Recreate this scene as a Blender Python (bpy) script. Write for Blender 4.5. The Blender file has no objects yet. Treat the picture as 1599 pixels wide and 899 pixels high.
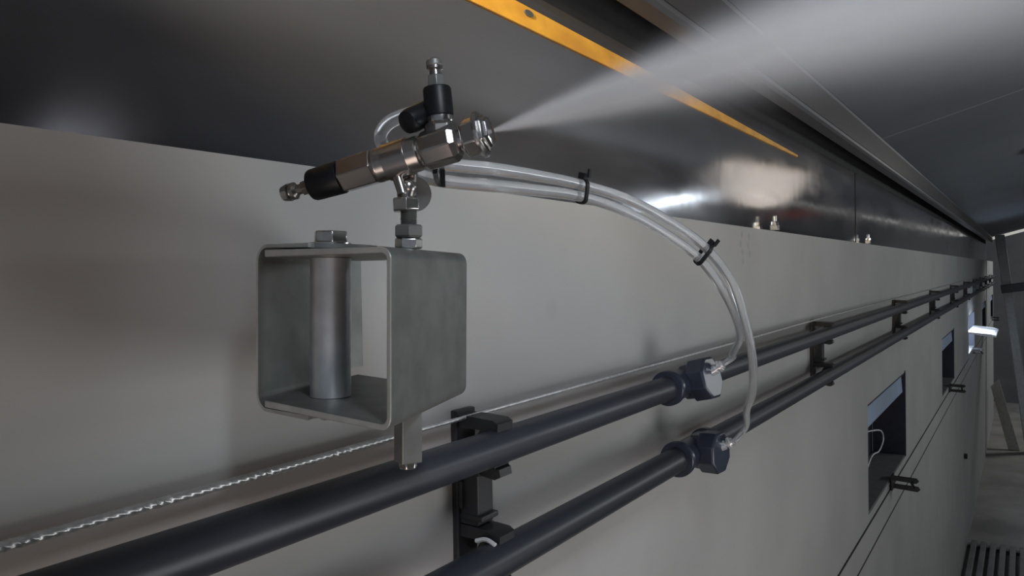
import bpy, bmesh, math, random
from mathutils import Vector, Matrix
random.seed(4)
PI = math.pi
SC = bpy.context.scene
COL = SC.collection

# ------------------------------------------------------------------ camera
F = 1170.0
CZ = 1.92                      # camera height above the floor
def vnorm(v): return v.normalized()
_v1 = Vector((800.5, 34.5, -F)).normalized()            # corridor direction (+Y) seen by the camera
_r = math.radians(1.0)
_t = (-800.5*math.sin(_r) + 34.5*math.cos(_r)) / F
_u = Vector((-math.sin(_r), math.cos(_r), _t)).normalized()   # world up seen by the camera
_x = _v1.cross(_u).normalized()
RCAM = Matrix((_x, _v1, _u))                            # camera vector -> world vector
cam_d = bpy.data.cameras.new('camera'); cam = bpy.data.objects.new('camera', cam_d); COL.objects.link(cam)
cam_d.sensor_width = 36; cam_d.lens = 36*F/1599; cam_d.clip_start = 0.01
cam.matrix_world = Matrix.Translation((0, 0, CZ)) @ RCAM.to_4x4()
SC.camera = cam
def P(px, py, d):
    """world point seen at a pixel, d metres deep"""
    return Vector((0, 0, CZ)) + RCAM @ Vector(((px-799.5)/F*d, (449.5-py)/F*d, -d))

# ------------------------------------------------------------------ world, lights, exposure
SC.view_settings.view_transform = 'Standard'
SC.view_settings.look = 'None'
SC.view_settings.gamma = 1.0
SC.view_settings.use_curve_mapping = False
SC.view_settings.exposure = 0.1
SC.cycles.use_denoising = True
SC.cycles.volume_step_rate = 0.12
SC.cycles.volume_max_steps = 512
SC.cycles.max_bounces = 8
SC.cycles.volume_bounces = 1
W = bpy.data.worlds.new('world'); SC.world = W; W.use_nodes = True
W.node_tree.nodes['Background'].inputs[0].default_value = (0.62, 0.68, 0.78, 1)
W.node_tree.nodes['Background'].inputs[1].default_value = 0.20

def area(name, loc, target, sx, sy, power, col, spread=180):
    l = bpy.data.lights.new(name, 'AREA'); l.shape = 'RECTANGLE'; l.size = sx; l.size_y = sy
    l.energy = power; l.color = col; l.spread = math.radians(spread)
    o = bpy.data.objects.new(name, l); COL.objects.link(o); o.location = loc
    o.rotation_euler = (Vector(target)-Vector(loc)).to_track_quat('-Z', 'Y').to_euler()
    return o
area('key_light', (0.95, 1.00, CZ-0.50), (-0.33, 0.80, CZ-0.05), 0.6, 0.6, 5.0, (0.97, 0.98, 1.0))
area('aisle_fill', (1.8, 3.6, CZ+0.20), (-0.33, 3.4, CZ-0.3), 1.4, 0.3, 11.5, (0.93, 0.98, 1.0))  # unseen lamp added to brighten the wall further down
area('low_light', (0.50, -0.60, CZ-0.95), (-0.33, 0.12, CZ-0.05), 0.8, 0.8, 5.2, (1.0, 0.79, 0.69))
area('amber_fill', (-0.20, -0.22, CZ+0.285), (-0.358, 0.42, CZ+0.226), 0.03, 0.03, 0.45, (1.0, 0.85, 0.6), 30)  # unseen lamp added to brighten the amber strip
area('ceiling_lamp_light', (0.22, 3.3, CZ+0.42), (0.05, 2.2, CZ-0.3), 0.34, 0.34, 0.30, (1.0, 0.88, 0.76)).data.shape = 'DISK'
area('overhead_fill', (0.16, 0.02, CZ+0.36), (-0.09, 0.34, CZ+0.07), 0.05, 0.22, 0.36, (0.84, 0.90, 1.0), 60)  # unseen lamp, placed close by to brighten the mist
area('far_fill', (1.7, 11.4, CZ+1.3), (0.1, 8.5, 0), 0.8, 0.5, 42.0, (0.95, 0.97, 1.0))  # unseen lamp added to lift the dark floor at the far end

# ------------------------------------------------------------------ materials
def mat(name, col, rough=0.5, metal=0.0, **k):
    m = bpy.data.materials.new(name); m.use_nodes = True
    nt = m.node_tree; b = nt.nodes['Principled BSDF']
    b.inputs['Base Color'].default_value = (*col, 1)
    b.inputs['Roughness'].default_value = rough
    b.inputs['Metallic'].default_value = metal
    if 'spec' in k: b.inputs['Specular IOR Level'].default_value = k['spec']
    if 'trans' in k: b.inputs['Transmission Weight'].default_value = k['trans']
    if 'ior' in k: b.inputs['IOR'].default_value = k['ior']
    if 'emit' in k:
        b.inputs['Emission Color'].default_value = (*k['emit'], 1); b.inputs['Emission Strength'].default_value = k['es']
    L = nt.links
    tc = nt.nodes.new('ShaderNodeTexCoord'); mp = nt.nodes.new('ShaderNodeMapping')
    mp.inputs['Scale'].default_value = k.get('stretch', (1, 1, 1))
    L.new(tc.outputs['Object'], mp.inputs['Vector'])
    nz = nt.nodes.new('ShaderNodeTexNoise'); nz.inputs['Scale'].default_value = k.get('scale', 60)
    nz.inputs['Detail'].default_value = 5
    L.new(mp.outputs['Vector'], nz.inputs['Vector'])
    var = k.get('var', 0.12)
    mx = nt.nodes.new('ShaderNodeMix'); mx.data_type = 'RGBA'
    mx.inputs[6].default_value = (*[c*(1-var) for c in col], 1)
    mx.inputs[7].default_value = (*[min(1, c*(1+var)) for c in col], 1)
    rp = nt.nodes.new('ShaderNodeMapRange'); rp.inputs[1].default_value = 0.35; rp.inputs[2].default_value = 0.65
    L.new(nz.outputs['Fac'], rp.inputs[0]); L.new(rp.outputs[0], mx.inputs[0])
    L.new(mx.outputs[2], b.inputs['Base Color'])
    if k.get('bump'):
        bp = nt.nodes.new('ShaderNodeBump'); bp.inputs['Strength'].default_value = k['bump']
        bp.inputs['Distance'].default_value = k.get('bdist', 0.001)
        n2 = nt.nodes.new('ShaderNodeTexNoise'); n2.inputs['Scale'].default_value = k.get('bscale', 100); n2.inputs['Detail'].default_value = 3
        mp2 = nt.nodes.new('ShaderNodeMapping'); mp2.inputs['Scale'].default_value = k.get('bstretch', (1, 1, 1))
        L.new(tc.outputs['Object'], mp2.inputs['Vector']); L.new(mp2.outputs['Vector'], n2.inputs['Vector'])
        L.new(n2.outputs['Fac'], bp.inputs['Height']); L.new(bp.outputs['Normal'], b.inputs['Normal'])
    m['nz'] = 1
    return m

M = {}
M['wall'] = mat('painted_wall', (0.40, 0.40, 0.385), 0.55, var=0.06, scale=5, bump=0.08, bscale=240, bdist=0.0006)
M['steel'] = mat('polished_steel', (0.36, 0.36, 0.385), 0.09, 0.85, var=0.07, scale=9, stretch=(1, 0.25, 2), bump=0.10, bscale=5, bstretch=(1, 2.0, 1), bdist=0.0035)
M['rail'] = mat('rail_steel', (0.26, 0.26, 0.27), 0.42, 0.8, var=0.1, scale=12, stretch=(1, 0.1, 1))
M['dark_recess'] = mat('dark_recess', (0.03, 0.03, 0.03), 0.8)
M['ceiling'] = mat('ceiling_sheet', (0.175, 0.195, 0.22), 0.65, 0.0, var=0.06, scale=4)
M['amber'] = mat('amber_strip', (0.95, 0.44, 0.05), 0.45, var=0.22, scale=38, stretch=(1, 0.5, 1))
M['galv'] = mat('galvanised_steel', (0.20, 0.21, 0.20), 0.48, 0.6, var=0.13, scale=70, bump=0.15, bscale=300, bdist=0.0003)
M['sleeve'] = mat('zinc_tube', (0.62, 0.65, 0.67), 0.36, 0.75, var=0.1, scale=90)
M['zinc'] = mat('bright_zinc', (0.62, 0.62, 0.60), 0.25, 1.0, var=0.1, scale=300)
M['inox'] = mat('turned_stainless', (0.36, 0.345, 0.33), 0.26, 0.95, var=0.05, scale=60)
M['inox_bright'] = mat('bright_stainless', (0.58, 0.57, 0.56), 0.2, 1.0, var=0.05, scale=60)
M['black'] = mat('black_plastic', (0.006, 0.007, 0.009), 0.42, spec=0.3, var=0.2, scale=80)
M['clip'] = mat('black_clip_plastic', (0.016, 0.017, 0.019), 0.42, var=0.2, scale=80)
M['pipe'] = mat('dark_pvc_pipe', (0.027, 0.031, 0.041), 0.40, var=0.3, scale=30, stretch=(1, 0.06, 1))
M['fitting'] = mat('blue_black_pvc', (0.028, 0.036, 0.055), 0.32, var=0.15, scale=40)
M['rope'] = mat('steel_wire', (0.75, 0.75, 0.74), 0.32, 0.7, var=0.15, scale=200)
M['hose'] = mat('clear_nylon_hose', (0.86, 0.89, 0.91), 0.18, trans=0.82, ior=1.3, var=0.03)
M['collar'] = mat('clear_collet', (0.72, 0.74, 0.76), 0.2, 0.5)
M['flap'] = mat('inlet_flap', (0.36, 0.46, 0.60), 0.35, var=0.1, scale=6)
M['flap_white'] = mat('white_flap', (0.88, 0.90, 0.92), 0.35)
M['navy'] = mat('navy_reveal', (0.022, 0.028, 0.045), 0.6)
M['sill'] = mat('grey_sill', (0.15, 0.155, 0.155), 0.5)
M['floor'] = mat('concrete_floor', (0.20, 0.19, 0.175), 0.75, var=0.2, scale=3, bump=0.2, bscale=40)
M['slat'] = mat('slat_grey', (0.13, 0.13, 0.125), 0.6, var=0.2, scale=8)
M['post'] = mat('grey_post', (0.40, 0.41, 0.41), 0.4, 0.4)
M['board'] = mat('pale_board', (0.42, 0.40, 0.37), 0.6)
M['farwall'] = mat('far_wall', (0.15, 0.15, 0.15), 0.7, var=0.15, scale=2)
M['strip_white'] = mat('glowing_strip', (0.85, 0.82, 0.76), 0.4, emit=(0.95, 0.93, 0.88), es=0.4)
M['tube'] = mat('lamp_tube', (0.9, 0.9, 0.9), 0.4, emit=(0.85, 0.94, 1.0), es=15.0)
M['bulb'] = mat('warm_led', (0.9, 0.8, 0.6), 0.4, emit=(1.0, 0.80, 0.60), es=0.25)
M['sticker'] = mat('white_label', (0.7, 0.7, 0.7), 0.5)
M['daylight'] = mat('daylight_pane', (0.8, 0.85, 0.9), 0.4, emit=(0.70, 0.80, 1.0), es=4.0)
M['dull_grey'] = mat('dull_grey_disc', (0.17, 0.18, 0.18), 0.55, 0.3)
M['rail_face'] = mat('dark_rail_face', (0.055, 0.05, 0.05), 0.5, var=0.2, scale=10, stretch=(1, .1, 1))
M['cut_edge'] = mat('highlit_cut_edge', (0.50, 0.52, 0.51), 0.4, 0.5)  # bare cut metal; its pale tone also carries the rim highlight
M['red'] = mat('red_plastic', (0.75, 0.10, 0.03), 0.4)

def rough_var(m, lo, hi, scale, stretch):
    nt = m.node_tree; L = nt.links; b = nt.nodes['Principled BSDF']
    tc = nt.nodes.new('ShaderNodeTexCoord'); mp = nt.nodes.new('ShaderNodeMapping'); mp.inputs['Scale'].default_value = stretch
    n = nt.nodes.new('ShaderNodeTexNoise'); n.inputs['Scale'].default_value = scale; n.inputs['Detail'].default_value = 4
    r = nt.nodes.new('ShaderNodeMapRange'); r.inputs[1].default_value = .38; r.inputs[2].default_value = .62; r.inputs[3].default_value = lo; r.inputs[4].default_value = hi
    L.new(tc.outputs['Object'], mp.inputs['Vector']); L.new(mp.outputs['Vector'], n.inputs['Vector']); L.new(n.outputs['Fac'], r.inputs[0]); L.new(r.outputs[0], b.inputs['Roughness'])
rough_var(M['steel'], .08, .14, 7, (1, .7, 3))
# thin dark seams on the sheet materials (where sheets butt together)
def add_seam(m, axis, values, width, dark=0.35):
    nt = m.node_tree; L = nt.links; b = nt.nodes['Principled BSDF']
    src = b.inputs['Base Color'].links[0].from_socket
    g = nt.nodes.new('ShaderNodeNewGeometry'); sp = nt.nodes.new('ShaderNodeSeparateXYZ')
    L.new(g.outputs['Position'], sp.inputs[0]); cur = src
    for v in values:
        s = nt.nodes.new('ShaderNodeMath'); s.operation = 'COMPARE'
        s.inputs[1].default_value = v; s.inputs[2].default_value = width
        L.new(sp.outputs[axis], s.inputs[0])
        mx = nt.nodes.new('ShaderNodeMix'); mx.data_type = 'RGBA'
        L.new(s.outputs[0], mx.inputs[0]); L.new(cur, mx.inputs[6])
        mx.inputs[7].default_value = (dark, dark, dark, 1); cur = mx.outputs[2]
    L.new(cur, b.inputs['Base Color'])
add_seam(M['wall'], 1, [5.8], 0.006, 0.14)
add_seam(M['ceiling'], 1, [2.14, 6.3], 0.006, 0.33)

def add_dots(m, pts, r, fac):
    nt = m.node_tree; L = nt.links; b = nt.nodes['Principled BSDF']
    cur = b.inputs['Base Color'].links[0].from_socket; g = nt.nodes.new('ShaderNodeNewGeometry')
    for p in pts:
        d = nt.nodes.new('ShaderNodeVectorMath'); d.operation = 'DISTANCE'; L.new(g.outputs['Position'], d.inputs[0]); d.inputs[1].default_value = p
        mr = nt.nodes.new('ShaderNodeMapRange'); mr.inputs[1].default_value = r; mr.inputs[2].default_value = r*.4; mr.inputs[3].default_value = 0; mr.inputs[4].default_value = fac
        L.new(d.outputs['Value'], mr.inputs[0])
        mx = nt.nodes.new('ShaderNodeMix'); mx.data_type = 'RGBA'; L.new(mr.outputs[0], mx.inputs[0]); L.new(cur, mx.inputs[6]); mx.inputs[7].default_value = (.16, .16, .15, 1); cur = mx.outputs[2]
    L.new(cur, b.inputs['Base Color'])
add_dots(M['wall'], [(-.335, y, CZ+z) for y, z in ((1.075, .052), (1.110, .050), (1.070, .039), (1.105, .037), (1.078, .027), (1.112, .025), (1.080, .014))], .007, .35)
add_dots(M['wall'], [(-.335, .12, CZ-.02), (-.335, .30, CZ-.05), (-.335, .55, CZ-.03)], .012, .10)
# ------------------------------------------------------------------ mesh helpers
def frame(axis, up=Vector((0, 0, 1))):
    a = axis.normalized()
    if abs(a.dot(up)) > 0.98: up = Vector((0, 1, 0))
    s = up.cross(a).normalized(); t = a.cross(s).normalized()
    return s, t, a
def add_box(bm, c, size, R=None):
    c = Vector(c); vs = []
    for i in (-.5, .5):
        for j in (-.5, .5):
            for k in (-.5, .5):
                v = Vector((i*size[0], j*size[1], k*size[2]))
                if R is not None: v = R @ v
                vs.append(bm.verts.new(c+v))
    for f in ((0,1,3,2),(4,6,7,5),(0,4,5,1),(2,3,7,6),(0,2,6,4),(1,5,7,3)):
        bm.faces.new([vs[i] for i in f])
def box2(bm, a, b):
    add_box(bm, [(a[i]+b[i])/2 for i in range(3)], [abs(b[i]-a[i]) for i in range(3)])
def add_lathe(bm, p0, axis, prof, n=32, rot=0.0, up=Vector((0, 0, 1))):
    """prof = [(t, r)...] along axis; closed at both ends"""
    s, t, a = frame(axis, up); p0 = Vector(p0); rings = []
    for (d, r) in prof:
        r = max(r, 1e-5)
        rings.append([bm.verts.new(p0 + a*d + (s*math.cos(rot+2*PI*i/n) + t*math.sin(rot+2*PI*i/n))*r) for i in range(n)])
    for A, B in zip(rings, rings[1:]):
        for i in range(n):
            bm.faces.new((A[i], A[(i+1) % n], B[(i+1) % n], B[i]))
    bm.faces.new(rings[0][::-1]); bm.faces.new(rings[-1])
def add_cyl(bm, p0, p1, r, n=24, r1=None, ch=0.0, rot=0.0):
    p0 = Vector(p0); p1 = Vector(p1); L = (p1-p0).length; r1 = r if r1 is None else r1
    if ch: prof = [(0, r-ch), (ch, r), (L-ch, r1), (L, r1-ch)]
    else: prof = [(0, r), (L, r1)]
    add_lathe(bm, p0, p1-p0, prof, n, rot)
def add_ringtube(bm, p0, p1, ro, ri, n=32):
    p0 = Vector(p0); p1 = Vector(p1); s, t, a = frame(p1-p0); R = []
    for p, r in ((p0, ri), (p0, ro), (p1, ro), (p1, ri)):
        R.append([bm.verts.new(p + (s*math.cos(2*PI*i/n)+t*math.sin(2*PI*i/n))*r) for i in range(n)])
    for k in range(4):
        A, B = R[k], R[(k+1) % 4]
        for i in range(n): bm.faces.new((A[i], A[(i+1) % n], B[(i+1) % n], B[i]))
def catmull(pts, k=10):
    pts = [Vector(p) for p in pts]; q = [2*pts[0]-pts[1]] + pts + [2*pts[-1]-pts[-2]]; out = []
    for i in range(1, len(q)-2):
        a, b, c, d = q[i-1:i+3]
        for j in range(k):
            t = j/k
            out.append(0.5*((2*b)+(c-a)*t+(2*a-5*b+4*c-d)*t*t+(3*b-a-3*c+d)*t**3))
    out.append(pts[-1]); return out
def add_tube(bm, path, r, n=12, lobes=0, pitch=0.02, amp=0.0, start_ang=0.0):
    a = (path[1]-path[0]).normalized(); s, t, _ = frame(a); rings = []; dist = 0
    for i, p in enumerate(path):
        if i: dist += (p-path[i-1]).length
        tg = (path[min(i+1, len(path)-1)]-path[max(i-1, 0)]).normalized()
        s = (s - tg*s.dot(tg)).normalized(); t = tg.cross(s)
        ring = []; rad = r(p) if callable(r) else r
        for j in range(n):
            an = 2*PI*j/n
            rr = rad*(1 + (amp*math.cos(lobes*(an - 2*PI*dist/pitch)) if lobes else 0))
            ring.append(bm.verts.new(p + (s*math.cos(an)+t*math.sin(an))*rr))
        rings.append(ring)
    for A, B in zip(rings, rings[1:]):
        for i in range(n): bm.faces.new((A[i], A[(i+1) % n], B[(i+1) % n], B[i]))
    bm.faces.new(rings[0][::-1]); bm.faces.new(rings[-1])
def add_poly(bm, pts, off):
    """extrude polygon pts by vector off"""
    A = [bm.verts.new(Vector(p)) for p in pts]; B = [bm.verts.new(Vector(p)+off) for p in pts]; n = len(A)
    bm.faces.new(A[::-1]); bm.faces.new(B)
    for i in range(n): bm.faces.new((A[i], A[(i+1) % n], B[(i+1) % n], B[i]))
def obj(name, bm, m, parent=None, smooth=35, bevel=0.0):
    bmesh.ops.recalc_face_normals(bm, faces=bm.faces)
    if parent is not None: bmesh.ops.translate(bm, verts=bm.verts, vec=-Vector(parent.location))
    me = bpy.data.meshes.new(name); bm.to_mesh(me); bm.free(); me.materials.append(M[m] if isinstance(m, str) else m)
    if smooth:
        for p in me.polygons: p.use_smooth = True
        me.set_sharp_from_angle(angle=math.radians(smooth))
    o = bpy.data.objects.new(name, me); COL.objects.link(o)
    if parent is not None:
        o.parent = parent
    if bevel:
        b = o.modifiers.new('bevel', 'BEVEL'); b.width = bevel; b.segments = 2; b.limit_method = 'ANGLE'; b.angle_limit = math.radians(40)
    return o
def thing(name, label, cat, loc, group=None):
    o = bpy.data.objects.new(name, None); COL.objects.link(o); o.empty_display_size = 0.02
    o.location = loc
    o['label'] = label; o['category'] = cat
    if group: o['group'] = group
    return o
def tag(o, label, cat, group=None, kind=None):
    o['label'] = label; o['category'] = cat
    if group: o['group'] = group
    if kind: o['kind'] = kind
    return o
def struct(o, label=None):
    o['kind'] = 'structure'
    if label: o['label'] = label
    return o
def dup(root, delta, label=None):
    r = root.copy(); COL.objects.link(r); r.location = root.location + Vector(delta)
    if label: r['label'] = label
    for ch in list(root.children):
        c = ch.copy(); COL.objects.link(c); c.parent = r
        for g in ch.children:
            d = g.copy(); COL.objects.link(d); d.parent = c
    return r
NB = bmesh.new

CH = CZ + 0.0068      # datum for everything fixed along the wall
# ------------------------------------------------------------------ room shell
XW = -0.335           # face of the pale wall
XS = -0.360           # face of the stainless sheets
ZT = CH + 0.057       # top of the pale wall
WINS = [2.10, 4.20, 6.30, 8.40, 10.50]; WW = 0.73; WZ0, WZ1 = CH-0.642, CH-0.357
YE = 11.4
bm = NB()
box2(bm, (XW-.1, -1.2, 0), (XW, YE, WZ0)); box2(bm, (XW-.1, -1.2, WZ1), (XW, YE, ZT))
ys = [-1.2] + [v for y in WINS for v in (y, y+WW)] + [YE]
for i in range(0, len(ys), 2): box2(bm, (XW-.1, ys[i], WZ0), (XW, ys[i+1], WZ1))
bmesh.ops.remove_doubles(bm, verts=bm.verts, dist=1e-5)
struct(obj('wall_left', bm, 'wall', smooth=0), 'pale grey panel wall')
bm = NB(); box2(bm, (XW-.1, -1.2, -0.1), (3.1, 13.0, 0)); struct(obj('floor', bm, 'floor', smooth=0))
bm = NB(); box2(bm, (3.0, -1.2, 0), (3.1, 13.0, CH+1.6)); struct(obj('wall_right', bm, 'farwall', smooth=0))
bm = NB(); box2(bm, (XW-.6, 12.6, 0), (3.0, 12.7, CH+1.6)); struct(obj('wall_end', bm, 'farwall', smooth=0))
YC = 10.1
# sloping ceiling sheet rising away from the wall
x0, z0, mS = -0.30, CH+0.327, 0.27
bm = NB(); add_poly(bm, [(x0, -1.2, z0), (3.0, -1.2, z0+mS*3.3), (3.0, -1.2, z0+mS*3.3+.05), (x0, -1.2, z0+.05)], Vector((0, YC+1.2, 0)))
struct(obj('ceiling', bm, 'ceiling', smooth=0))
# pale strip along the ceiling's far edge, emission added to brighten it
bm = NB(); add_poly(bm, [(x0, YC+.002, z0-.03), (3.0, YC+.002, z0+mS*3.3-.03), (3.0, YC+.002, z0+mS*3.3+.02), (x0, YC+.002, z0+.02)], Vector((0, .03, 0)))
struct(obj('trim_1', bm, 'strip_white', smooth=0), 'thin pale strip across the far end of the ceiling, glow added')
# stainless sheets above the pale wall
def steel_sheet(n, y0, y1):
    bm = NB(); box2(bm, (XS-.004, y0, ZT-.03), (XS, y1, CH+0.242))
    return struct(obj('trim_%d' % n, bm, 'steel', smooth=0), 'polished stainless sheet above the pale wall')
steel_sheet(2, -1.2, 2.092); steel_sheet(3, 2.110, 4.9); steel_sheet(4, 4.905, YC)
bm = NB(); box2(bm, (XS-.03, -1.2, ZT-.1), (XS-.0045, YC, CH+.36)); box2(bm, (XS-.03, -1.2, CH+.345), (x0-.002, YC, CH+.38))
struct(obj('trim_5', bm, 'dark_recess', smooth=0), 'dark gap above the stainless sheets')
bm = NB(); add_poly(bm, [(-.33, -1.2, CH+.262), (-.326, -1.2, CH+.258), (-.304, -1.2, CH+.258), (-.30, -1.2, CH+.262), (-.30, -1.2, CH+.326), (-.33, -1.2, CH+.326)], Vector((0, YC+1.2, 0)))
struct(obj('trim_6', bm, 'rail', smooth=30), 'steel rail running under the ceiling edge')
bm = NB(); box2(bm, (-.2998, -1.2, CH+.268), (-.2985, YC, CH+.318))
struct(obj('trim_10', bm, 'rail_face', smooth=0), 'dark face of the rail under the ceiling edge')
# flat raised profile under the inlets
bm = NB(); box2(bm, (XW, 0.2, CH-.7365), (XW+.003, YE, CH-.667)); struct(obj('trim_8', bm, 'wall', smooth=0, bevel=.001), 'flat raised strip under the air inlets')
bm = NB(); box2(bm, (XW, 0.2, CH-.7415), (XW+.0034, YE, CH-.737)); box2(bm, (XW, 0.2, CH-.6665), (XW+.0034, YE, CH-.6645)); struct(obj('trim_9', bm, 'dark_recess', smooth=0), 'dark joint below the raised strip')

# ------------------------------------------------------------------ air inlets (windows)
def inlet(i, y):
    t = thing('window_%d' % (i+1), 'rectangular air inlet opening in the pale wall', 'window', (XW, y+WW/2, WZ0)); del t['category']; t['kind'] = 'structure'
    bm = NB(); e = .0015
    box2(bm, (XW-.1, y+e, WZ0+e), (XW-.001, y+.006, WZ1-e)); box2(bm, (XW-.1, y+WW-.012, WZ0+e), (XW+.002, y+WW-e, WZ1-e))
    box2(bm, (XW-.1, y+e, WZ1-.006), (XW-.001, y+WW-e, WZ1-e)); box2(bm, (XW-.112, y+e, WZ0+e), (XW-.102, y+WW-e, WZ1-e)) if i != 2 else None
    obj('window_frame', bm, 'navy', t, smooth=0)
    bm = NB(); box2(bm, (XW-.1, y+.007, WZ0+e), (XW-.001, y+WW-.013, WZ0+.006)); obj('window_sill', bm, 'sill', t, smooth=0)
    bm = NB()
    if i != 2:
        R = Matrix.Rotation(math.radians(-4), 3, 'Y')
        add_box(bm, (XW-.010, y+WW/2-.004, WZ1-.036), (.004, WW-.03, .062), R)
        f = obj('flap', bm, 'flap', t, smooth=0, bevel=.001); f['label'] = 'blue grey flap hanging at the top of the opening'
        bm = NB(); add_box(bm, (XW-.006, y+WW-.011, WZ1-.002), (.016, .010, .014)); obj('hinge', bm, 'clip', t, smooth=0)
    else:
        add_poly(bm, [(XW-.005, y+.0, CH-.487), (XW+.13, y+.0, CH-.500), (XW+.165, y+.03, CH-.512), (XW+.165, y+WW-.03, CH-.512), (XW+.13, y+WW, CH-.500), (XW-.005, y+WW, CH-.487)], Vector((0, 0, .012)))
        f = obj('flap', bm, 'flap_white', t, smooth=0); f['label'] = 'white flap folded out and lit by daylight'
        bm = NB(); box2(bm, (XW-.104, y+e, WZ0+e), (XW-.1005, y+WW-e, WZ1-e)); f = obj('pane', bm, 'daylight', t, smooth=0); f['label'] = 'bright daylit pane'
    return t
for i, y in enumerate(WINS): inlet(i, y)
area('inlet_daylight', (XW-.09, WINS[2]+.34, CH-.40), (XW+.10, WINS[2]+.4, CH-.5), 0.6, 0.16, 20.0, (0.72, 0.83, 1.0))
# latch brackets at each inlet
def latch():
    y, z = WINS[0]+WW/2+.015, CH-.636
    t = thing('latch_bracket', 'black twin-arm latch bracket below the nearest wall opening', 'bracket', (XW, y, z-.02), 'latch brackets under the air inlets')
    bm = NB(); box2(bm, (XW+.0032, y-.022, z-.032), (XW+.008, y+.022, z+.012)); obj('base_plate', bm, 'clip', t, smooth=0, bevel=.001)
    for s, zz in ((-1, z+.006), (1, z-.026)):
        bm = NB(); yy = y + s*.016
        add_poly(bm, [(XW+.006, yy, zz-.007), (XW+.070, yy, zz-.010), (XW+.078, yy, zz-.002), (XW+.072, yy, zz+.006), (XW+.006, yy, zz+.007)], Vector((0, .006, 0)))
        obj('arm', bm, 'clip', t, smooth=0, bevel=.001)
    bm = NB(); add_cyl(bm, (XW+.060, y-.024, z-.002), (XW+.060, y+.030, z-.028), .004, 12); obj('pin', bm, 'clip', t)
    return t
lt = latch()
ll = ['black twin-arm latch bracket below the second wall opening', 'black latch bracket below the bright open flap', 'black latch bracket below the fourth wall opening', 'black latch bracket below the farthest wall opening']
for k in range(1, 5): dup(lt, (0, 2.1*k, 0), ll[k-1])
# white cable loop lying in the nearest inlet
bm = NB(); pts2 = catmull([(XW-.035, 2.11, CH-.45), (XW-.036, 2.25, CH-.462), (XW-.036, 2.40, CH-.482), (XW-.036, 2.56, CH-.512), (XW-.037, 2.61, CH-.548), (XW-.036, 2.52, CH-.566), (XW-.036, 2.38, CH-.556), (XW-.035, 2.22, CH-.60), (XW-.035, 2.14, CH-.633)], 10)
add_tube(bm, pts2, .0022, 8); tag(obj('cable_loop', bm, 'sticker'), 'thin white cable loop inside the nearest wall opening', 'cable')
bm = NB(); add_cyl(bm, (XW-.001, 5.72, CH-1.25), (XW+.02, 5.72, CH-1.25), .018, 16, ch=.003); tag(obj('wall_knob', bm, 'clip'), 'small black knob low on the pale wall beside the seam', 'knob')

# ------------------------------------------------------------------ things on the steel
bm = NB(); add_poly(bm, [(XS+.0002, -1.2, CH+.209), (XS+.0002, 1.50, CH+.209), (XS+.0002, 1.50, CH+.213), (XS+.0002, .80, CH+.2255), (XS+.0002, .40, CH+.2285), (XS+.0002, -1.2, CH+.2285)], Vector((.002, 0, 0)))  # orange colour stands in for the glow, the taper for its fading
tag(obj('amber_strip', bm, 'amber', smooth=0), 'amber strip along the upper edge of the stainless sheet, glow put into its colour', 'strip')
# slot cover on the strip
def ellipse_plate(c, ry, rz, th, m, label, name, cat):
    bm = NB(); add_poly(bm, [(c[0], c[1]+ry*math.cos(2*PI*i/24), c[2]+rz*math.sin(2*PI*i/24)) for i in range(24)], Vector((th, 0, 0)))
    return tag(obj(name, bm, m, bevel=.0003), label, cat)
ellipse_plate((XS+.0022, .555, CH+.2215), .007, .0028, .0015, 'galv', 'small oval grommet set in the amber strip', 'oval_grommet', 'grommet')
# anchor bolts on the ledge in front of the steel
def ledge_bolt(y, label):
    c = Vector((-.346, y, ZT+.003))
    t = thing('ledge_bolt', label, 'bolt', c, 'bolts on the ledge of the pale wall')
    bm = NB(); add_box(bm, c+Vector((0, 0, .0045)), (.012, .014, .009)); obj('bolt_base', bm, 'zinc', t, bevel=.0006)
    bm = NB(); add_cyl(bm, c+Vector((0, 0, .009)), c+Vector((0, 0, .015)), .006, 6); obj('nut', bm, 'zinc', t, bevel=.0004)
    bm = NB(); add_cyl(bm, c+Vector((0, 0, .015)), c+Vector((0, 0, .025)), .003, 14, ch=.0006); obj('stud', bm, 'zinc', t)
    return t
ledge_bolt(1.29, 'small bright zinc bolt standing on the wall ledge, nearer one')
ledge_bolt(2.20, 'small bright zinc bolt on the wall ledge just past the steel joint')

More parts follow.
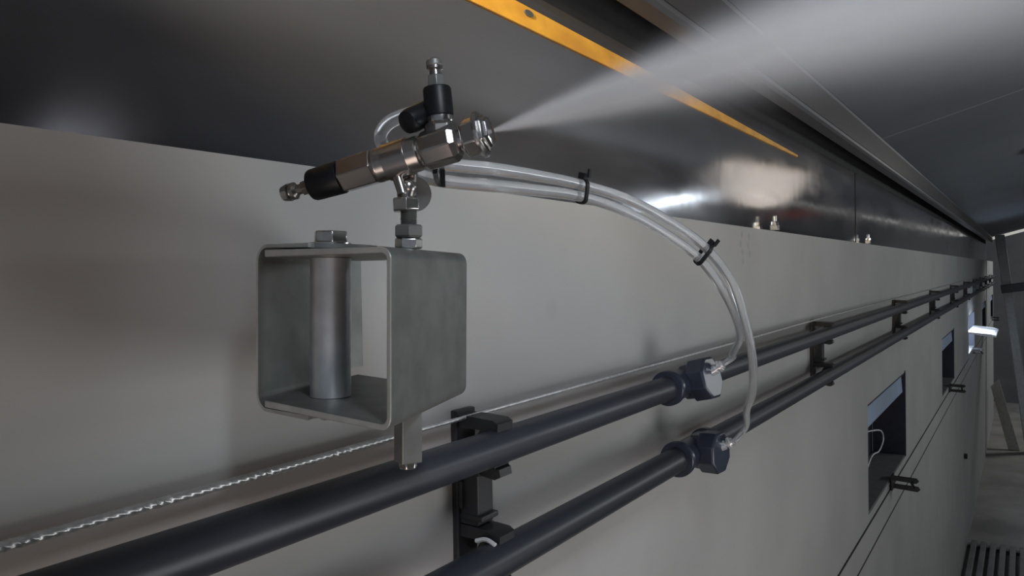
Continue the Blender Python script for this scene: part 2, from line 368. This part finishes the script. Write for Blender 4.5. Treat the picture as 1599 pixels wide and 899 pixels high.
# ------------------------------------------------------------------ pipes, fittings, clips, rope
D1, Z1, R1 = -.300, CH-.1249, .0122
D2, Z2, R2 = -.300, CH-.2022, .0128
def pipe(z, r, label):
    bm = NB(); add_cyl(bm, (-.300, -.6, z), (-.300, YE-.1, z), r, 40)
    return tag(obj('water_pipe', bm, 'pipe'), label, 'pipe', 'dark pipes along the wall')
pipe(Z1, R1, 'upper dark plastic pipe running along the pale wall')
pipe(Z2, R2, 'lower dark plastic pipe running along the pale wall')
def saddle(y0, y1, yb, z, rp, tilt, label):
    t = thing('pipe_tee', label, 'fitting', (-.300, yb, z), 'tee fittings on the wall pipes')
    rs = rp*1.22
    bm = NB(); add_lathe(bm, (-.300, y0, z), Vector((0, 1, 0)), [(0, rp+.0003), (0, rs+.0022), (.0015, rs+.003), (.007, rs+.003), (.009, rs+.0005), (.011, rs), (y1-y0-.009, rs+.0006), (y1-y0-.008, rs+.0026), (y1-y0, rs+.0026), (y1-y0+.001, rp+.0004)], 40)
    obj('tee_body', bm, 'fitting', t)
    ax = Vector((math.cos(tilt), -.10, math.sin(tilt))).normalized(); c = Vector((-.300, yb, z))
    bm = NB(); add_lathe(bm, c+ax*.006, ax, [(-.006, .0190), (.004, .0200), (.006, .0232), (.024, .0232), (.026, .0215)], 8, rot=PI/8)
    obj('octagon_nut', bm, 'fitting', t, smooth=20, bevel=.0009)
    b = c+ax*.0315+Vector((0, .004, .007)); nx = ax; ax = (ax*1.0+Vector((0, .25, .45))).normalized()
    bm = NB(); add_lathe(bm, b, ax, [(-.003, .0052), (0, .0052), (.003, .0052), (.0032, .0040), (.006, .0040), (.0062, .0062), (.009, .0062), (.0094, .0050), (.0115, .0046)], 22)
    c2 = obj('hose_collet', bm, 'collar', t); c2['label'] = 'bright push-in hose collet'
    return b+ax*.010, ax
e1, ax1 = saddle(.712, .800, .765, Z1, R1, math.radians(14), 'dark tee fitting with hose collet on the upper pipe')
e2, ax2 = saddle(.735, .826, .787, Z2, R2, math.radians(2), 'dark tee fitting with hose collet on the lower pipe')

def clip(y):
    t = thing('pipe_clip', 'nearest black double pipe clip, left of the tee fittings', 'clip', (XW, y, CH-.16), 'black double pipe clips along the wall')
    bm = NB(); box2(bm, (XW+.0003, y-.011, CH-.219), (XW+.006, y+.011, CH-.1015)); obj('back_plate', bm, 'clip', t, smooth=0, bevel=.0012)
    bm = NB()
    box2(bm, (XW+.006, y-.009, CH-.181), (XW+.022, y+.009, CH-.141)); box2(bm, (XW+.006, y-.010, CH-.1775), (XW+.026, y+.010, CH-.1735)); box2(bm, (XW+.006, y-.010, CH-.146), (XW+.024, y+.010, CH-.1425))
    box2(bm, (XW+.006, y-.0115, CH-.170), (XW+.010, y+.0115, CH-.150))
    obj('spacer', bm, 'clip', t, smooth=0, bevel=.001)
    for (z, r) in ((Z1, R1), (Z2, R2)):
        bm = NB()
        # C-shaped clamp arc around the pipe plus straight jaw above and tab below
        ri, ro = r+.0003, r+.0032; A = []; n = 26
        for i in range(n+1):
            an = math.radians(84 + 192*i/n); A.append((math.cos(an), math.sin(an)))
        poly = [(-.300+ro*c, 0, z+ro*s) for c, s in A] + [(-.300+ri*c, 0, z+ri*s) for c, s in A[::-1]]
        k = len(A)
        vs0 = [bm.verts.new((p[0], y-.0085, p[2])) for p in poly]; vs1 = [bm.verts.new((p[0], y+.0085, p[2])) for p in poly]
        for i in range(k-1):
            a, b, c_, d = i, i+1, 2*k-2-i, 2*k-1-i
            bm.faces.new((vs0[a], vs0[b], vs0[c_], vs0[d])); bm.faces.new((vs1[a], vs1[d], vs1[c_], vs1[b]))
            bm.faces.new((vs0[a], vs1[a], vs1[b], vs0[b])); bm.faces.new((vs0[d], vs0[c_], vs1[c_], vs1[d]))
        bm.faces.new((vs0[0], vs0[2*k-1], vs1[2*k-1], vs1[0])); bm.faces.new((vs0[k-1], vs1[k-1], vs1[k], vs0[k]))
        zt = z+r-.0006
        add_poly(bm, [(XW+.004, y-.009, zt), (-.302, y-.009, zt), (-.300, y-.009, zt-.0012), (-.2955, y-.009, zt-.001), (-.295, y-.009, zt+.005), (-.299, y-.009, zt+.0075), (-.318, y-.009, zt+.0085), (XW+.004, y-.009, zt+.0085)], Vector((0, .018, 0)))
        obj('clamp_jaw', bm, 'clip', t, smooth=30)
        bm = NB(); zb = z-r-.0015
        add_poly(bm, [(-.318, y-.007, zb+.001), (-.300, y-.007, zb+.001), (-.296, y-.007, zb-.001), (-.295, y-.007, zb-.006), (-.300, y-.007, zb-.0085), (-.318, y-.007, zb-.006)], Vector((0, .014, 0)))
        obj('release_tab', bm, 'clip', t, smooth=30)
    return t
c0 = clip(.420)
cl = ['black double pipe clip just past the hose tee fittings', 'third black double pipe clip along the wall', 'fourth black double pipe clip along the wall', 'fifth black double pipe clip along the wall',
      'sixth black double pipe clip along the wall', 'seventh black double pipe clip, small in the distance', 'eighth black double pipe clip, near the bright flap\'s far side', 'ninth black double pipe clip, last but one far away', 'farthest black double pipe clip at the end of the wall']
for k in range(1, 10): dup(c0, (0, 1.07*k, 0), cl[k-1])
# white sticker crescent on the lower jaw of the nearest clip
bm = NB(); 
for a in range(6):
    pass
add_tube(bm, catmull([(-.3125, .4075, Z2+.0128), (-.304, .4075, Z2+.0152), (-.296, .4070, Z2+.0130)], 6), .0016, 8)
s = obj('jaw_sticker', bm, 'sticker', c0); s['label'] = 'white sticker crescent on the lower jaw'

# braided wire rope along the wall just above the pipe
rp = [(-.6, -.109), (0, -.108), (.35, -.106), (.75, -.1045), (1.5, -.101), (3, -.0985), (6, -.097), (11.2, -.096)]
path = []
def rz(y):
    for (a, b), (c, d) in zip(rp, rp[1:]):
        if a <= y <= c: return b+(d-b)*(y-a)/(c-a)
    return rp[-1][1]
y = -.2
while y < 1.3: path.append(Vector((XW+.012, y, CH+rz(y)))); y += .0011
while y < 11.2: path.append(Vector((XW+.012, y, CH+rz(y)))); y += .25
bm = NB(); add_tube(bm, path, lambda p: .0021 if p.y < .33 else max(.0013, .0021-(p.y-.33)*.02), 18, lobes=6, pitch=.030, amp=.16)
tag(obj('wire_rope', bm, 'rope', smooth=60), 'twisted bright steel wire rope stretched along the wall above the pipes', 'rope')

# ------------------------------------------------------------------ bracket (two nested channels with pivot bolt)
Hc = RCAM @ Vector((0, 0, -1)); Hc.z = 0; Hc.normalize()          # camera heading, level
Rc = Vector((Hc.y, -Hc.x, 0))                                     # level right
def G(x, d, z): return Vector((0, 0, CZ)) + Rc*x + Hc*d + Vector((0, 0, z))
BT, BB = .0118, -.0545
piv = G(-.08, .31, -.02)
TILT = Matrix.Translation(piv) @ Matrix.Rotation(math.radians(1.3), 4, Hc) @ Matrix.Translation(-piv)
FR = Vector((-.0431, .2652)); av = Vector((-.0679, .0546)); wv = Vector((.0218, .0835)); TH = .0018
def B2(p, z): return TILT @ G(p.x, p.y, z)
bro = thing('pivot_bracket', 'galvanised box-shaped steel bracket with a pivot tube inside, carrying the spray nozzle', 'bracket', G(-.08, .33, BB))
def channel(bm, corner, adir, wlen, alen, zt, zb, th, rad=.004, endround=False):
    """U channel: web at corner along wv, flanges along adir; outer heights zt..zb"""
    wd = wv.normalized(); ad = adir.normalized()
    # outline in (a, z) plane, outer then inner
    def arc(ca, cz, r, a0, a1, n=6): return [(ca+r*math.cos(a0+(a1-a0)*i/n), cz+r*math.sin(a0+(a1-a0)*i/n)) for i in range(n+1)]
    outer = [(alen, zt)] + arc(rad, zt-rad, rad, PI/2, PI) + arc(rad, zb+rad, rad, PI, 3*PI/2) + [(alen, zb)]
    ir = rad-th*.8
    inner = [(alen, zt-th)] + arc(rad, zt-rad, ir, PI/2, PI) + arc(rad, zb+rad, ir, PI, 3*PI/2) + [(alen, zb+th)]
    k = len(outer)
    rows = []
    for L in (0, wlen):
        rows.append([bm.verts.new(B2(corner+ad*a+wd*L, z)) for a, z in outer])
        rows.append([bm.verts.new(B2(corner+ad*a+wd*L, z)) for a, z in inner])
    O0, I0, O1, I1 = rows
    for i in range(k-1):
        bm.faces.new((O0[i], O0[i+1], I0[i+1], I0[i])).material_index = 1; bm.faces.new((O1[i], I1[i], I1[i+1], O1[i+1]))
        bm.faces.new((O0[i], O1[i], O1[i+1], O0[i+1])); bm.faces.new((I0[i], I0[i+1], I1[i+1], I1[i]))
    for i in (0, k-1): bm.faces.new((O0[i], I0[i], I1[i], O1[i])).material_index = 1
WL = wv.length
bm = NB(); channel(bm, FR, av, WL, av.length*.90, BT, BB, .0031, rad=.0052)
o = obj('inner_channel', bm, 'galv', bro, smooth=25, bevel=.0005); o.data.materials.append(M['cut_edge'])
# outer channel, web on the left, opening right
FL = FR + av*1.0
bm = NB(); channel(bm, FL+wv*.03, -av, WL*.97, av.length*.42, BT+.0024, BB-.0024, .0018, rad=.0075)
# rounded flange ends reaching around the bolt
bc = Vector((-.0795, .327))
for z in (BT+.0006, BB-.0024):
    cen = bc; rr = .020
    pts = [B2(cen+Vector((rr*math.cos(2*PI*i/40), rr*1.15*math.sin(2*PI*i/40))), z) for i in range(40)]
    add_poly(bm, pts, Vector((0, 0, .0018)))
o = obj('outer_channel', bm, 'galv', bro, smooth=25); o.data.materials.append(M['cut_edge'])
# mounting foot from the outer channel to the wall
bl = FL + wv*1.0
p_b = B2(bl, (BT+BB)/2)
bm = NB()
ft = [B2(bl+Vector((.001, -.004)), BT-.0005), B2(bl+Vector((.001, -.004)), BB+.0005)]
w0 = Vector((XW+.001, p_b.y+.012, 0))
a_, b_ = ft
add_poly(bm, [a_, b_, Vector((XW+.002, w0.y, b_.z)), Vector((XW+.002, w0.y, a_.z))], Vector((.0018, .0006, 0)))
box2(bm, (XW+.0002, w0.y-.002, b_.z), (XW+.002, w0.y+.03, a_.z))
obj('wall_foot', bm, 'galv', bro, smooth=0)
# pivot bolt, head, washer, nut, sleeve
def vert(bm, c, z0, z1, r, n=28, ch=0, rot=0): add_cyl(bm, B2(c, z0), B2(c, z1), r, n, ch=ch, rot=rot)
bm = NB(); vert(bm, bc, BT+.0024, BT+.0036, .0090); obj('washer', bm, 'zinc', bro)
bm = NB(); vert(bm, bc, BT+.0036, BT+.0086, .0077, 6, rot=.4); obj('bolt_head', bm, 'zinc', bro, smooth=20, bevel=.0006)
bm = NB(); add_ringtube(bm, B2(bc, BB+.0031), B2(bc, BT-.0031), .0088, .0060, 40); obj('pivot_tube', bm, 'sleeve', bro)
bm = NB(); vert(bm, bc, BB-.0070, BB+.0015, .0045, 16); obj('bolt_end', bm, 'zinc', bro)
# stud on the right side: square bar, end cap nut, two nuts above
sc = Vector((-.0418, .300))
bm = NB(); vert(bm, sc, BB-.0190, BT-.0033, .0062, 4, rot=.35); obj('square_bar', bm, 'galv', bro, smooth=20, bevel=.0005)
bm = NB(); vert(bm, sc, BB-.0215, BB-.0190, .0038, 6); obj('end_cap', bm, 'zinc', bro, smooth=20, bevel=.0004)
def nut(name, z0, z1, r, m, rot=0.2, parent=bro, n=6):
    bm = NB(); add_lathe(bm, B2(sc, z0), B2(sc, z1)-B2(sc, z0), [(0, r*.88), ((z1-z0)*.15, r), ((z1-z0)*.85, r), (z1-z0, r*.88)], n, rot=rot)
    return obj(name, bm, m, parent, smooth=20, bevel=.0002)
nut('hex_nut', BT+.0001, BT+.0046, .0055, 'zinc', .75)
nut('hex_nut', BT+.0047, BT+.0098, .0061, 'galv', .25)
bm = NB()
zz = BT+.0098; pr = []
L = .0066
for i in range(23): pr.append((L*i/22, .0034 if i % 2 else .0029))
add_lathe(bm, B2(sc, zz), B2(sc, zz+.01)-B2(sc, zz), pr, 20); obj('threaded_stud', bm, 'galv', bro, smooth=0)

# ------------------------------------------------------------------ spray nozzle
DN = .300
A0 = P(443, 303.0, DN+.012); A1 = P(769, 204.5, DN-.012)
ax = (A1-A0).normalized(); LN = (A1-A0).length
pm = DN/F     # metres per pixel here
def along(px): return A0 + ax*LN*((px-443)/326.0)
def T(px): return LN*((px-443)/326.0)
noz = thing('spray_nozzle', 'stainless spray nozzle with black plastic sleeves, clamped above the box bracket', 'nozzle', P(636, 300, DN))
def seg(name, prof, m, n=36, rot=0.0, smooth=30, bevel=0.0, parent=noz):
    bm = NB(); add_lathe(bm, A0, ax, [(T(p), r*pm) for p, r in prof], n, rot)
    return obj(name, bm, m, parent, smooth=smooth, bevel=bevel)
seg('end_cap', [(441, 8), (443, 12), (452, 14.5), (454, 14.5)], 'inox_bright')
seg('adjuster_pin', [(454, 9), (456, 8), (458, 14), (463, 14), (467, 8.5), (488, 8.5), (490, 8.5)], 'inox')
seg('stub_nut', [(476, 12.5), (494, 12.5)], 'inox', 6, .3, 20, .0003)
sl = seg('rear_sleeve', [(489, 20), (491, 24), (494, 25.5), (538, 27), (540, 26)], 'black'); sl['label'] = 'black plastic rear sleeve'
seg('hex_body', [(540, 26), (542, 28.5), (592, 29.5), (594, 28)], 'inox', 6, .12, 20, .0005)
seg('barrel', [(594, 26.5), (598, 27.5), (600, 26.8), (661, 27.5), (663, 26.5), (664, 23), (668, 23)], 'inox', 56)
seg('front_block', [(667, 26), (669, 29.5), (675, 30.5), (712, 30.5), (719, 25), (722, 20)], 'inox', 8, .2, 20, .0006)
seg('neck', [(722, 17), (731, 17)], 'inox_bright', 30)
seg('nozzle_nut', [(728, 26), (731, 30.5), (748, 30.5), (750, 29)], 'inox_bright', 6, .45, 20, .0006)
seg('flange_ring', [(749, 33.5), (751, 35.5), (754, 35.5), (755.5, 33)], 'inox_bright', 48)
seg('nozzle_tip', [(755, 30), (759, 30), (762, 25), (767, 23), (768, 15), (769, 6)], 'inox_bright', 6, .45, 20, .0005)
# vertical plug on top of the front block
V0 = P(690, 214, DN-.004); V1 = P(677.5, 95, DN-.004); vx = (V1-V0).normalized(); VL = (V1-V0).length
def vseg(name, prof, m, n=32, rot=0.0, smooth=30, bevel=0.0):
    bm = NB(); add_lathe(bm, V0, vx, [(VL*((214-p)/119.0), r*pm) for p, r in prof], n, rot)
    return obj(name, bm, m, noz, smooth=smooth, bevel=bevel)
vseg('port_boss', [(216, 28), (198, 27), (191, 21)], 'inox', 8, .3, 20, .0005)
vseg('port_ring', [(192, 20.5), (190, 21), (183, 21), (182, 20)], 'inox_bright')
o = vseg('top_sleeve', [(183, 20), (181, 22), (140, 22), (137, 20.5), (136, 17)], 'black'); o['label'] = 'black plastic top sleeve'
vseg('top_nut', [(138, 14.5), (118, 13)], 'galv', 6, .2, 20, .0003)
vseg('top_pin', [(118, 9), (110, 8.5), (108, 12.5), (104, 12.5)], 'inox')
vseg('top_cap', [(104, 12), (102, 13), (95, 12), (92, 9)], 'galv')
# side elbow in black plastic
S0 = P(678, 171, DN+.004); S1 = P(634, 192, DN-.008); sx = (S1-S0)
bm = NB(); LL = sx.length; add_lathe(bm, S0, sx, [(0, 17*pm), (LL*.1, 19.5*pm), (LL*.85, 19.5*pm), (LL*.96, 17.5*pm), (LL, 13*pm)], 32)
o = obj('side_elbow', bm, 'black', noz); o['label'] = 'black plastic side connector'
# swivel joint under the barrel
bm = NB(); add_ringtube(bm, along(612), along(646), 29.5*pm, 27.2*pm, 48); obj('clamp_band', bm, 'inox', noz)
dn = Vector((0, 0, -1))
for px in (620, 650):
    bm = NB()
    c = along(px); e = P(px+ (9 if px == 620 else -7), 303, DN-.004 if px == 620 else DN+.006)
    add_cyl(bm, c + (e-c)*.36, e, 9*pm, 16, r1=8*pm); obj('yoke_arm', bm, 'inox', noz)
bm = NB(); cc = P(637, 292, DN)
bmesh.ops.create_uvsphere(bm, u_segments=24, v_segments=14, radius=14*pm, matrix=Matrix.Translation(cc)); obj('swivel_ball', bm, 'inox', noz)
bm = NB(); dc = P(647, 303, DN+.008); dd = (P(640, 306, DN)-P(652, 300, DN+.014)).normalized()
hd = (RCAM @ Vector((.38, -.05, 1))).normalized()
add_cyl(bm, dc-hd*.0008, dc+hd*.0008, 28*pm, 48, ch=.0003); obj('clamp_disc', bm, 'dull_grey', noz)
q0 = P(634, 330, DN); q1 = P(633, 309, DN)
bm = NB(); add_lathe(bm, q0, q1-q0, [(0, 20*pm), (.0006, 22.5*pm), ((q1-q0).length-.0006, 22.5*pm), ((q1-q0).length, 20*pm)], 6, rot=.25); obj('swivel_nut', bm, 'zinc', noz, smooth=20, bevel=.0002)
bm = NB(); add_cyl(bm, q1, cc, 13*pm, 20); obj('swivel_stem', bm, 'inox', noz)

# ------------------------------------------------------------------ hoses and cable ties
HR = .0031
ofs = lambda l, dy: [(x, y+dy, d) for x, y, d in l]
hA = [(650, 176, .307), (626, 182, .322), (604, 194, .338), (594, 214, .350), (606, 240, .352), (642, 268, .350), (690, 282, .345), (760, 289, .354), (830, 296, .385), (907, 307, .430), (980, 332, .465), (1046, 369, .492), (1092, 404, .510), (1128, 452, .525), (1151, 500, .56), (1155, 530, .62)]
pa = [P(*q) for q in hA] + [P(1143, 553, .70), e1+ax1*.014, e1-ax1*.001]
hB = [(700, 236, .322), (690, 254, .333), (712, 258, .340), (770, 264, .349), (835, 274, .382), (909, 289, .428), (984, 313, .462), (1056, 352, .490), (1104, 389, .508), (1142, 440, .520), (1163, 500, .530), (1175, 560, .545), (1175, 612, .585), (1166, 640, .65)]
pb = [P(*q) for q in hB] + [e2+ax2*.016+Vector((0, .003, .010)), e2+ax2*.004, e2-ax2*.001]
bm = NB(); add_tube(bm, catmull(pa, 12), HR, 18); tag(obj('air_hose', bm, 'hose', smooth=60), 'clear hose from the nozzle side to the upper pipe tee', 'hose', 'clear hoses')
bm = NB(); add_tube(bm, catmull(pb, 12), HR, 18); tag(obj('air_hose', bm, 'hose', smooth=60), 'clear hose from the nozzle down to the lower pipe tee', 'hose', 'clear hoses')
def tie(pa_, pb_, along_dir, label, tail):
    """cable tie around two hoses whose centres are pa_, pb_"""
    c = (pa_+pb_)/2; u = (pa_-pb_); h = u.length/2; u.normalize(); a = along_dir.normalized(); w = a.cross(u).normalized()
    t = thing('cable_tie', label, 'cable tie', c, 'black cable ties')
    def ring(r, off): 
        out = []
        for i in range(32):
            an = 2*PI*i/32; cx = math.cos(an); sy = math.sin(an)
            out.append(c + u*(cx*r + (h if cx > 0 else -h)) + w*(sy*r) + a*off)
        return out
    bm = NB(); wd = .0014; A = [ring(HR+.0002, -wd), ring(HR+.0013, -wd), ring(HR+.0013, wd), ring(HR+.0002, wd)]
    V = [[bm.verts.new(p) for p in R] for R in A]
    for k in range(4):
        X, Y = V[k], V[(k+1) % 4]
        for i in range(32): bm.faces.new((X[i], X[(i+1) % 32], Y[(i+1) % 32], Y[i]))
    obj('strap', bm, 'black', t)
    bm = NB(); hb = c + u*(h+HR+.002)
    R = Matrix((u, a, w)).transposed(); add_box(bm, hb, (.0040, .0042, .0046), R); obj('head', bm, 'black', t, smooth=0, bevel=.0005)
    if tail:
        bm = NB(); add_box(bm, hb + w*.004 + u*.0022, (.0050, .0022, .0012), R); obj('tail', bm, 'black', t, smooth=0)
    return t
tie(P(909, 289, .428), P(907, 307, .430), P(984, 314, .462)-P(835, 274, .382), 'black cable tie on the hoses in front of the dark steel, middle one', True)
tie(P(1104, 389, .508), P(1092, 404, .510), P(1142, 440, .52)-P(1056, 352, .49), 'black cable tie at the bend of the hoses over the pale wall', True)
tie(P(684, 256, .333), P(685, 278, .342), P(712, 265, .342)-P(670, 262, .33), 'black cable tie just under the nozzle block', False)

# ------------------------------------------------------------------ spray mist
tip = P(767, 205, DN-.012)
sd = (RCAM @ Vector((1, .295, .06))).normalized()
LS = .62; tanS = .30
bm = NB(); add_lathe(bm, Vector((0, 0, .0012)), Vector((0, 0, 1)), [(0, .0015), (LS*.1, .002+LS*.1*tanS), (LS*.5, LS*.5*tanS), (LS*.9, LS*.9*tanS), (LS, LS*.9*tanS)], 40, up=Vector((0, 1, 0)))
vm = bpy.data.materials.new('water_mist'); vm.use_nodes = True; nt = vm.node_tree; nt.nodes.clear(); Lk = nt.links
out = nt.nodes.new('ShaderNodeOutputMaterial'); vs = nt.nodes.new('ShaderNodeVolumeScatter'); Lk.new(vs.outputs[0], out.inputs['Volume'])
vs.inputs['Color'].default_value = (.97, .975, 1, 1); vs.inputs['Anisotropy'].default_value = 0.1
tc = nt.nodes.new('ShaderNodeTexCoord'); sp = nt.nodes.new('ShaderNodeSeparateXYZ'); Lk.new(tc.outputs['Object'], sp.inputs[0])
def mth(op, a, b=None, clamp=False):
    n = nt.nodes.new('ShaderNodeMath'); n.operation = op; n.use_clamp = clamp
    for i, v in enumerate((a, b)):
        if v is None: continue
        if isinstance(v, (int, float)): n.inputs[i].default_value = v
        else: Lk.new(v, n.inputs[i])
    return n.outputs[0]
x2 = mth('MULTIPLY', sp.outputs[0], sp.outputs[0]); y2 = mth('MULTIPLY', sp.outputs[1], sp.outputs[1])
rr = mth('SQRT', mth('ADD', x2, y2)); zc = mth('MAXIMUM', sp.outputs[2], 0.0005)
q = mth('DIVIDE', rr, mth('MULTIPLY', mth('ADD', zc, .003), .100))        # radial / sigma
g = mth('POWER', 2.71828, mth('MULTIPLY', mth('MULTIPLY', q, q), -1.0))
fall = mth('DIVIDE', 1.0, mth('POWER', mth('ADD', zc, .012), 1.75))
nz = nt.nodes.new('ShaderNodeTexNoise'); nz.inputs['Scale'].default_value = 1.0; nz.inputs['Detail'].default_value = 2
mpp = nt.nodes.new('ShaderNodeMapping'); mpp.inputs['Scale'].default_value = (40, 40, 6); Lk.new(tc.outputs['Object'], mpp.inputs['Vector']); Lk.new(mpp.outputs['Vector'], nz.inputs['Vector'])
nn = mth('ADD', mth('MULTIPLY', nz.outputs['Fac'], .8), .6)
endf = mth('SUBTRACT', 1.0, mth('DIVIDE', zc, LS), True)
den = mth('MULTIPLY', mth('MULTIPLY', mth('MULTIPLY', g, fall), nn), mth('MULTIPLY', endf, 3.2))
Lk.new(den, vs.inputs['Density'])
sp_o = obj('water_spray', bm, vm, smooth=40)
sp_o.matrix_world = Matrix.Translation(tip) @ sd.to_track_quat('Z', 'Y').to_matrix().to_4x4()
tag(sp_o, 'cone of fine white water mist shooting from the nozzle', 'mist', kind='stuff')

# ------------------------------------------------------------------ far end of the aisle
def W_at(px, y, py=None, x=None):
    pass
bm = NB(); a = Vector((-.22, 9.6, CZ+.33)); b = Vector((.045, 9.3, .0))
s_, t_, a_ = frame(b-a, Vector((1, 0, 0)))
R = Matrix((s_, t_, a_)).transposed(); add_box(bm, (a+b)/2, (.09, .09, (b-a).length), R)
tag(obj('leaning_post', bm, 'post', smooth=0, bevel=.008), 'pale steel post leaning at the far end of the aisle', 'post')
bm = NB(); a = Vector((-.20, 9.15, CZ-.235)); b = Vector((1.6, 9.15, CZ+.02)); s_, t_, a_ = frame(b-a, Vector((0, 1, 0)))
R = Matrix((s_, t_, a_)).transposed(); add_box(bm, (a+b)/2, (.085, .06, (b-a).length), R)
tag(obj('cross_bar', bm, 'clip', smooth=0, bevel=.005), 'dark horizontal bar crossing in front of the leaning post', 'bar')
bm = NB(); add_poly(bm, [(-.31, 9.6, CZ-1.30), (-.235, 9.6, CZ-1.22), (-.05, 9.35, .006), (-.15, 9.35, .006)], Vector((0, .03, 0)))
tag(obj('leaning_board', bm, 'board', smooth=0), 'pale board leaning against the wall base at the far end', 'board')
# slatted floor panel at lower right
t = thing('slatted_panel', 'grey slatted floor panel lying beside the wall base', 'slatted floor', (.3, 4.2, 0))
for yy in (2.0, 3.6, 5.95):
    bm = NB(); box2(bm, (-.33, yy, .0), (1.2, yy+.05, .0211)); obj('crossbar', bm, 'slat', t, smooth=0)
for k in range(27):
    x = -.31+k*.055
    bm = NB(); box2(bm, (x, 2.0, .021), (x+.034, 6.0, .045)); obj('slat', bm, 'slat', t, smooth=0, bevel=.004)

# ------------------------------------------------------------------ room lamps (seen mirrored in the steel)
ta, tb = Vector((1.48, 4.88, CZ+.47)), Vector((1.48, 5.83, CZ+.60))
zc_ = lambda y: z0+mS*(1.48-x0)
t = thing('tube_lamp', 'twin tube lamp hanging from the ceiling, seen mirrored in the stainless sheet', 'lamp', (ta+tb)/2)
bm = NB(); add_box(bm, (ta+tb)/2+Vector((0, 0, .03)), (.12, 1.0, .03), Matrix.Rotation(math.atan2(.13, .95), 3, 'X')); obj('lamp_housing', bm, 'post', t, smooth=0)
for k in (-.035, .035):
    bm = NB(); add_cyl(bm, ta+Vector((k, 0, 0)), tb+Vector((k, 0, 0)), .013, 14); obj('tube', bm, 'tube', t)
for f_ in (.1, .9):
    p = ta.lerp(tb, f_)+Vector((0, 0, .04)); bm = NB(); add_cyl(bm, p, (p.x, p.y, z0+mS*(p.x-x0)+.002), .004, 8); obj('hanger', bm, 'post', t)
t = thing('ceiling_lamp', 'round warm ceiling lamp, seen mirrored in the stainless sheet', 'lamp', (.20, 3.3, z0+mS*.5))
bm = NB(); add_lathe(bm, (.20, 3.3, z0+mS*.5+.004), Vector((.26, 0, -.96)), [(0, .19), (.018, .19), (.022, .185)], 32); obj('lamp_housing', bm, 'post', t)
bm = NB(); add_lathe(bm, (.206, 3.3, z0+mS*.5-.0182), Vector((.26, 0, -.96)), [(0, .175), (.004, .17), (.006, .15)], 32); obj('lens', bm, 'bulb', t)
t = thing('hanging_sign', 'red panel hanging from the ceiling, seen mirrored in the stainless sheet', 'panel', (1.28, 8.1, CZ+.6))
bm = NB(); box2(bm, (1.05, 8.08, CZ+.53), (1.50, 8.11, CZ+.63)); obj('panel', bm, 'red', t, smooth=0)
for x in (1.1, 1.45):
    bm = NB(); add_cyl(bm, (x, 8.095, CZ+.628), (x, 8.095, z0+mS*(x-x0)+.003), .003, 8); obj('hanger', bm, 'post', t)
